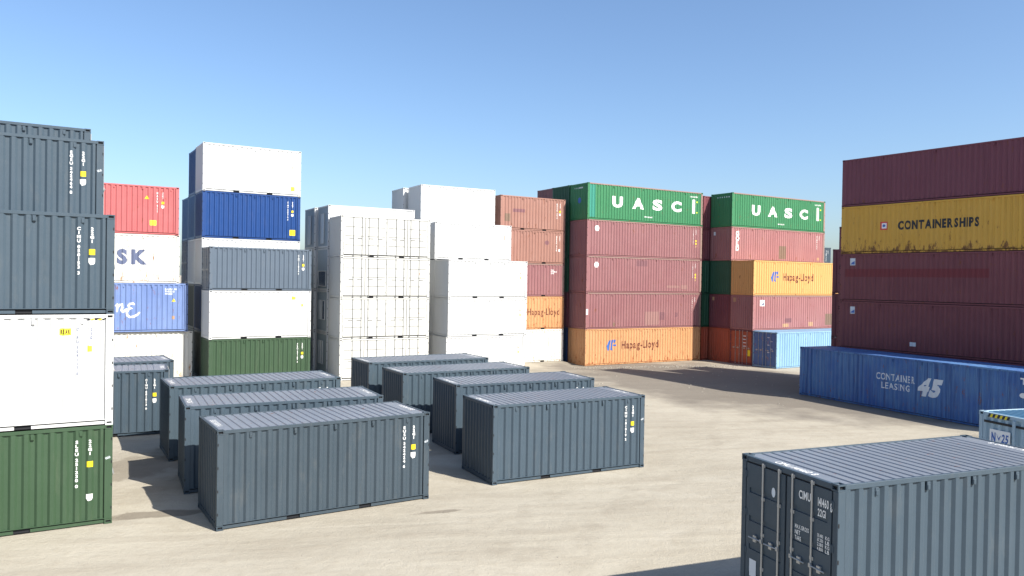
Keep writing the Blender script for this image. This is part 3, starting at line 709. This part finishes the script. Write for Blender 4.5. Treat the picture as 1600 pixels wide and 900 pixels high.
for k in range(5):
    o = put('G', -0.84, 2.5, k*HC - (0.15 if k == 4 else 0.0), L40, HC - (0.15 if k == 3 else 0), 'dry', ('rust_red', 'dark_green', 'dark_green', 'maroon_d', 'maroon_d')[k], 'shaded container in the gap left of the second green-topped stack, ' + nm[k], group=GG)
    if k == 4:
        for j in range(3): lay(o, 'small_lettering', rect(), 'left', L40, HC, ('ltgrey', 'pink', 'lime')[j], (1.5, 2.0, 1.9 - 0.45*j, 2.05 - 0.45*j))
# beyond
BK = 'distant containers glimpsed between the right stacks'
zz = [0, S, 2*S, 2*S + HC]
for k in range(4):
    o = put('G', 20.6, 10, zz[k], L20, (S, S, HC, HC)[k], 'dry', 'grey', 'distant grey container beyond the right stacks, ' + ('at the foot', 'second up', 'third up', 'topmost, white number column at its right end')[k], group=BK)
    if k == 3: number(o, L20, HC, 'CIMU 220', '25G1', lab=False)

# --- the tall shaded stack on the right
HG = 'containers of the shaded right hand stack'
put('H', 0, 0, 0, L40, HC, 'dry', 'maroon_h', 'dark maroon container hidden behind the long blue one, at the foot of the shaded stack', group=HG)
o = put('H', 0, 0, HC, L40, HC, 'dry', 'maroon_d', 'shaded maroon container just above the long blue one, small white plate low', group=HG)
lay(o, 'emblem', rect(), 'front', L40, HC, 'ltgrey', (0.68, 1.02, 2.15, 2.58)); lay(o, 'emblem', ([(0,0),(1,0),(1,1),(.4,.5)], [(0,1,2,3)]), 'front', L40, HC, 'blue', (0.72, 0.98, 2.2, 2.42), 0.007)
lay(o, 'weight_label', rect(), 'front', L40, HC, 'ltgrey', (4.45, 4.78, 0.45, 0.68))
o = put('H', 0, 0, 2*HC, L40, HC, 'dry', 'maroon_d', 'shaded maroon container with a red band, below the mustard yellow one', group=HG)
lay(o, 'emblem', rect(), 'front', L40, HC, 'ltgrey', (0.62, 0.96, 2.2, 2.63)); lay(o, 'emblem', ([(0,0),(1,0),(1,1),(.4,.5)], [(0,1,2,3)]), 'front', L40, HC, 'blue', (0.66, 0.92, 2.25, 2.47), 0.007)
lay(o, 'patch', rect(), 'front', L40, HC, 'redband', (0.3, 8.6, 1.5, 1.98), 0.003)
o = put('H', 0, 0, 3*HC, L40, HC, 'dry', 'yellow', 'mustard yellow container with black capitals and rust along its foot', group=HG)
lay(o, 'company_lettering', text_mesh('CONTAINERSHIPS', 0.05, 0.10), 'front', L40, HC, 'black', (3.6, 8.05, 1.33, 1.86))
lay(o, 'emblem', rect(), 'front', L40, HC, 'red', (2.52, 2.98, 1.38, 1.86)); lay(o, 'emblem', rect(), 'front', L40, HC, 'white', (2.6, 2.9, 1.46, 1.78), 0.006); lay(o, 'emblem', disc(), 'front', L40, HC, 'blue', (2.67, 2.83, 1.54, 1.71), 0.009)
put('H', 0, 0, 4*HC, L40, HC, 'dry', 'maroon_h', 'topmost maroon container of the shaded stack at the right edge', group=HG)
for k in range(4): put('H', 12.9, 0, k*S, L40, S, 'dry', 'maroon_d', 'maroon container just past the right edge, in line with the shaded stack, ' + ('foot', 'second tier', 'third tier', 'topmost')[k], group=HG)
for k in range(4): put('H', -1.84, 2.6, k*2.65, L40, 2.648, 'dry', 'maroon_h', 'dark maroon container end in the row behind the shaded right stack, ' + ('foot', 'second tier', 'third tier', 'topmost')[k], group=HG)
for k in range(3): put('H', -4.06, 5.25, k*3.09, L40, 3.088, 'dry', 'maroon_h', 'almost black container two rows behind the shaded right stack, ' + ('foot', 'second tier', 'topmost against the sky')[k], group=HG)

# --- long worn blue box in front of it
o = put('K', 0, 0, 0, L45, HC, 'dry', 'lease_blue', 'long worn blue container with white lettering, on the ground in shade')
@cached
def ext_post(x):
    mb = MB(); mb.box((x - 0.06, -0.004, 0.03), (x + 0.06, 0.05, HC - 0.02)); return mb.mesh('support_post', 1, 0.006)
for x in (0.79, L45 - 0.79): inst('support_post', ext_post(x), [P['lease_blue']], o)
def serif(s):
    vs, fs = [], []; x = 0; t = 0.035
    stems = {'N': (0, 1), 'T': (.5,), 'A': (0, 1), 'I': (.5,), 'E': (0,), 'R': (0, 1), 'L': (0,)}
    for ch in s:
        gv, gf, gw = glyph(ch, 0.012); n = len(vs); top = max(v[1] for v in gv)
        vs += [(v[0] + x, v[1]) for v in gv]; fs += [tuple(n+i for i in f) for f in gf]
        for q in stems.get(ch, ()):
            cx = x + 0.04 + q*(gw - 0.08)
            for y0 in ((0,) if ch in 'AT' else ((0, top - t) if not (ch == 'R' and q) else (0,))):
                n = len(vs); vs += [(cx - 0.10, y0), (cx + 0.10, y0), (cx + 0.10, y0 + t), (cx - 0.10, y0 + t)]; fs.append((n, n+1, n+2, n+3))
        x += gw + 0.2
    return vs, fs
lay(o, 'company_lettering', serif('CONTAINER'), 'front', L45, HC, 'ltgrey', (5.4, 7.72, 1.62, 1.98)); lay(o, 'company_lettering', serif('LEASING'), 'front', L45, HC, 'ltgrey', (5.72, 7.42, 1.16, 1.5))
lay(o, 'company_lettering', text_mesh('45', 0.07, 0.05, 0.32), 'front', L45, HC, 'ltgrey', (7.85, 9.25, 1.05, 2.02))
lay(o, 'height_mark', ([(0,1),(0,.75),(.4,.75),(.4,0),(.9,0),(.9,.25),(.6,.25),(.6,.75),(1,.75),(1,1)], [tuple(range(10))]), 'front', L45, HC, 'ltgrey', (13.0, 13.3, 2.3, 2.6), 0.012, False)
lay(o, 'round_emblem', disc(), 'front', L45, HC, 'ltgrey', (12.98, 13.3, 1.68, 1.92), 0.012, False)

# --- right foreground
GROUND_LEVEL.append((FR['I'], 0, 0, L20, 0.0))  # ground dipped here to shift the shadow of the raised box
o = put('I', 0, 0, 0.815, L20, HC, 'dry', 'grey', 'dark grey container at bottom right with its lock-rod doors facing the yard', door='left')
T = lambda s, b, bold=0.02: lay(o, 'door_lettering', text_mesh(s, bold), 'left', L20, HC, 'white', b, 0.006, False)
T('CIMU', (1.55, 1.83, 2.45, 2.60)); T('141460', (2.0, 2.24, 2.44, 2.59)); T('8', (2.275, 2.32, 2.41, 2.56)); T('22G1', (2.0, 2.18, 2.27, 2.40))
for k in range(3): T(('MAX.GROSS', 'NET', 'TARE')[k], (1.47, (1.80, 1.6, 1.62)[k], 1.91 - 0.10*k, 1.985 - 0.10*k))
for k in range(4): T(('30.480', '67.200', '2.180', '4.800')[k], (2.0, 2.13, 1.92 - 0.075*k, 1.98 - 0.075*k)); T('KG' if k % 2 == 0 else 'LB', (2.18, 2.27, 1.92 - 0.075*k, 1.98 - 0.075*k))
lay(o, 'round_emblem', disc(), 'left', L20, HC, 'ltgrey', (0.85, 0.95, 2.28, 2.46), 0.001, False)
lay(o, 'safety_plate', rect(), 'left', L20, HC, 'ltgrey', (0.27, 0.46, 0.63, 0.96), 0.001, False)
roofnum(o, L20, HC, 'CIMU 141460 8')
for k in range(2):  # unseen blocks, added to prop the box above the dipped ground
    mb = MB(); mb.box((-0.1, -0.05, 0), (0.7, W + 0.05, 0.81)); me = mb.mesh('added_concrete_block', 1, 0.03)
    b = inst('added_concrete_block', me, [plain('concrete', (0.32, 0.31, 0.29), 0.9, var=0.3)], None)
    x0, y0, yaw, z0 = FR['I']; q = 0.06 + k*(L20 - 0.72)
    b.location = (x0 + math.cos(yaw)*q, y0 + math.sin(yaw)*q, z0 - 0.004); b.rotation_euler = (0, 0, yaw)
    b['label'] = 'added, unseen concrete block under the ' + ('door', 'far')[k] + ' end of the dark container at bottom right'; b['category'] = 'block'; b['kind'] = 'thing'
o = put('J', 0, 0, 0, L20, HC, 'reefer', 'ice', 'ice blue container with hazard stripes and a white plate, at the right edge', door='right')
mb = MB(); F = frame('left', L20)
mb.box(F(0.168, HC - 0.30, -0.012), F(W - 0.168, HC - 0.235, -0.002)); inst('seal_strip', mb.mesh('seal_strip'), [SEAL], o)
mb = MB(); mb.box(F(1.08, 0.2, -0.01), F(1.16, HC - 0.12, 0.04)); inst('door_bar', mb.mesh('door_bar', 1, 0.005), [P['ice']], o)
for k in range(9): lay(o, 'hazard_stripe', ([(0,0),(.6,0),(1,1),(.4,1)], [(0,1,2,3)]), 'left', L20, HC, 'black' if k % 2 == 0 else 'yellow', (0.28 + k*0.075, 0.39 + k*0.075, HC - 0.135, HC - 0.035), 0.002 + 0.0005*k, False)
lay(o, 'name_plate', rect(), 'left', L20, HC, 'white', (0.36, 1.0, HC - 0.86, HC - 0.46), 0.0, False)
lay(o, 'plate_lettering', text_mesh('N', 0.05), 'left', L20, HC, 'blue', (0.42, 0.55, HC - 0.82, HC - 0.54), 0.003, False)
lay(o, 'plate_lettering', ([(0,1),(.5,.4),(1,.9),(.55,0)], [(0,1,2,3)]), 'left', L20, HC, 'blue', (0.57, 0.72, HC - 0.76, HC - 0.56), 0.003, False)
lay(o, 'plate_lettering', text_mesh('25', 0.03, 0.06, 0.2), 'left', L20, HC, 'blue', (0.72, 0.95, HC - 0.80, HC - 0.55), 0.003, False)

# ------------------------------------------------------------------ ground: one sheet that meets every footprint
def dist_rect(px, py, g):
    (x0, y0, yaw, z0), dx, dy, L, a = g; c, s = math.cos(yaw), math.sin(yaw)
    ox, oy = x0 + c*dx - s*dy, y0 + s*dx + c*dy
    c, s = math.cos(yaw + a), math.sin(yaw + a); ux, uy = px - ox, py - oy
    lx, ly = c*ux + s*uy, -s*ux + c*uy
    ex = max(-0.5 - lx, 0, lx - L - 0.5); ey = max(-0.5 - ly, 0, ly - W - 0.5)
    return ex*ex + ey*ey
def gz(px, py):
    sw, sz = 0.012, 0.0
    for g in GROUND_LEVEL:
        d2 = dist_rect(px, py, g)
        if d2 > 400: continue
        wt = 1/(d2 + 0.002)**1.25; sw += wt; sz += wt*g[0][3]
    return sz/sw - 0.004
def axis(lo, hi, st, far):
    a = []; x = lo
    while x <= hi: a.append(x); x += st
    s = st; x = hi
    while x < far: s *= 1.5; x += s; a.append(x)
    s = st; x = lo; b = []
    while x > -far: s *= 1.5; x -= s; b.append(x)
    return sorted(b) + a
xs = axis(-36, 40, 0.6, 4000); ys = axis(4, 78, 0.6, 4000)
vs = [(x, y, gz(x, y) if abs(x) < 200 and abs(y) < 200 else 0.0) for y in ys for x in xs]
n = len(xs); fs = [(j*n+i, j*n+i+1, (j+1)*n+i+1, (j+1)*n+i) for j in range(len(ys)-1) for i in range(n-1)]
me = bpy.data.meshes.new('ground'); me.from_pydata(vs, [], fs)
for p_ in me.polygons: p_.use_smooth = True
M = NT('packed_dirt'); tc = M.n('ShaderNodeTexCoord'); v = tc.outputs['Object']
mp = M.n('ShaderNodeMapping'); mp.inputs['Rotation'].default_value = (0, 0, R(-12)); M.l(v, mp.inputs[0]); vr = mp.outputs[0]
n1 = M.noise(v, 0.11, 5, 0.6); n2 = M.noise(M.scaled(vr, 0.22, 1.1, 1), 1.0, 6, 0.62); n3 = M.noise(v, 2.6, 6, 0.7); n4 = M.noise(v, 22, 4, 0.7); n5 = M.noise(M.scaled(vr, 0.5, 0.5, 1), 0.6, 4, 0.6)
n6 = M.noise(M.scaled(vr, 0.09, 2.4, 1), 1.0, 3, 0.5)
c = M.mix(M.ramp(n1, 0.35, 0.65), (0.335, 0.302, 0.240), (0.405, 0.371, 0.302))
c = M.mix(M.math('MULTIPLY', M.ramp(n2, 0.47, 0.70), 0.55), c, (0.27, 0.237, 0.185))
c = M.mix(M.math('MULTIPLY', M.ramp(n6, 0.55, 0.72), 0.22), c, (0.46, 0.425, 0.345))
c = M.mix(M.math('MULTIPLY', M.ramp(n3, 0.5, 0.72), 0.45), c, (0.30, 0.262, 0.20))
c = M.mix(M.math('MULTIPLY', M.ramp(n4, 0.45, 0.8), 0.35), c, (0.24, 0.215, 0.175))
c = M.mix(M.math('MULTIPLY', M.ramp(n5, 0.66, 0.72), 0.4), c, (0.19, 0.165, 0.13))
for (cx, cy, rad, k, dark) in ((26, 14, 24.5, 0.30, 1), (26, 14, 26.6, 0.30, 1), (-30, 46, 41, 0.25, 1), (-30, 46, 43.1, 0.25, 1), (8, 62, 36, 0.3, 0), (8, 62, 38.2, 0.3, 0), (40, -12, 46, 0.25, 0), (40, -12, 48.1, 0.25, 0)):
    sb = M.n('ShaderNodeVectorMath', operation='SUBTRACT'); M.l(v, sb.inputs[0]); sb.inputs[1].default_value = (cx, cy, 0)
    ln = M.n('ShaderNodeVectorMath', operation='LENGTH'); M.l(sb.outputs[0], ln.inputs[0])
    wob = M.math('MULTIPLY', M.math('SUBTRACT', M.noise(v, 0.12, 2), 0.5), 2.2)
    ds = M.math('ABSOLUTE', M.math('SUBTRACT', M.math('ADD', ln.outputs['Value'], wob), rad))
    band = M.math('MULTIPLY', M.ramp(ds, 0.42, 0.12), M.ramp(M.noise(v, 0.5, 4, 0.7), 0.42, 0.6))
    tread = M.math('ADD', 0.55, M.math('MULTIPLY', M.noise(v, 9, 2), 0.6))
    c = M.mix(M.math('MULTIPLY', M.math('MULTIPLY', band, tread), k), c, (0.225, 0.195, 0.15) if dark else (0.47, 0.44, 0.37))
# damp patches with a shape of their own
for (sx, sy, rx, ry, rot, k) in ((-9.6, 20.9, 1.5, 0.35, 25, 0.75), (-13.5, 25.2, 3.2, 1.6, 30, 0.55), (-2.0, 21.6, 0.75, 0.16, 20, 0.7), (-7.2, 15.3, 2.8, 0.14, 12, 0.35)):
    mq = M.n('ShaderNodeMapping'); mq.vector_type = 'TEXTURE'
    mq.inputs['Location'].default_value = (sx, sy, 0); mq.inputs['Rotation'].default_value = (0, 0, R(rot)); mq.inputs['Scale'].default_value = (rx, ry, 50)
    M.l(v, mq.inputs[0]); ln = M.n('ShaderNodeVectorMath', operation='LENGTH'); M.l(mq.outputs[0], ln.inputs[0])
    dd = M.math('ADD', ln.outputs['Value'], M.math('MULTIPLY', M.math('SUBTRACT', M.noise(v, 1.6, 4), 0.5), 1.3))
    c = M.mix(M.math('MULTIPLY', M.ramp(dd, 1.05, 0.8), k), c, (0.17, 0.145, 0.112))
mq = M.n('ShaderNodeMapping'); mq.vector_type = 'TEXTURE'      # darker soil by the right stacks, their cast shade deepened in the colour
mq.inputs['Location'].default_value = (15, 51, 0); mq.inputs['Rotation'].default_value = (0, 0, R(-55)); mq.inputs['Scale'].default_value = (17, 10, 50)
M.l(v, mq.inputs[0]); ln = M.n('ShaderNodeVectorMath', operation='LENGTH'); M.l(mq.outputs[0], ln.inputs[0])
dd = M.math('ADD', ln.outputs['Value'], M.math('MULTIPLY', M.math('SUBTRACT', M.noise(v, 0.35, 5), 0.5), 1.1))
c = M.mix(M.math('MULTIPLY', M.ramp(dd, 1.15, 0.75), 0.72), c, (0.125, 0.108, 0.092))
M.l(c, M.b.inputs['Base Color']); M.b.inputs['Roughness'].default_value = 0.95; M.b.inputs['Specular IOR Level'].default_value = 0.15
bp = M.n('ShaderNodeBump'); bp.inputs['Strength'].default_value = 0.7; bp.inputs['Distance'].default_value = 0.06
hh = M.math('ADD', M.math('MULTIPLY', n3, 0.8), M.math('MULTIPLY', n4, 0.35)); hh = M.math('ADD', hh, M.math('MULTIPLY', n2, 1.2))
M.l(hh, bp.inputs['Height']); M.l(bp.outputs[0], M.b.inputs['Normal'])
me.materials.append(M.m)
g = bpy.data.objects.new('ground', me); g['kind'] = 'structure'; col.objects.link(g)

# loose stones and clods scattered over the yard
mb = MB()
for i in range(900):
    if rng.random() < 0.45:
        y = rng.uniform(14, 58); x = rng.uniform(-0.35, 0.45)*y
    else:
        t = rng.random(); x = 5 + 14*t + rng.gauss(0, 0.8); y = 58.5 + 4*t + rng.gauss(0, 0.5)
    if any(dist_rect(x, y, gg) == 0 for gg in GROUND_LEVEL): continue
    r = rng.choice((0.012, 0.015, 0.02)) if y < 40 else rng.choice((0.02, 0.03, 0.05, 0.07)); z = gz(x, y); k = len(mb.v)
    for dz, m_ in ((-0.2, 1), (0.55, 0.65)):
        for q in range(5): t = q*1.2566 + rng.uniform(-.3, .3); mb.v.append((x + math.cos(t)*r*m_*rng.uniform(.7, 1.3), y + math.sin(t)*r*m_, z + r*dz))
    for q in range(5): mb.f.append((k+q, k+(q+1) % 5, k+5+(q+1) % 5, k+5+q)); mb.m.append(0)
    mb.f.append(tuple(k+5+q for q in range(5))); mb.m.append(0)
o = inst('gravel', mb.mesh('gravel'), [plain('stone', (0.33, 0.30, 0.25), 0.9, var=0.5)], None); o['kind'] = 'stuff'
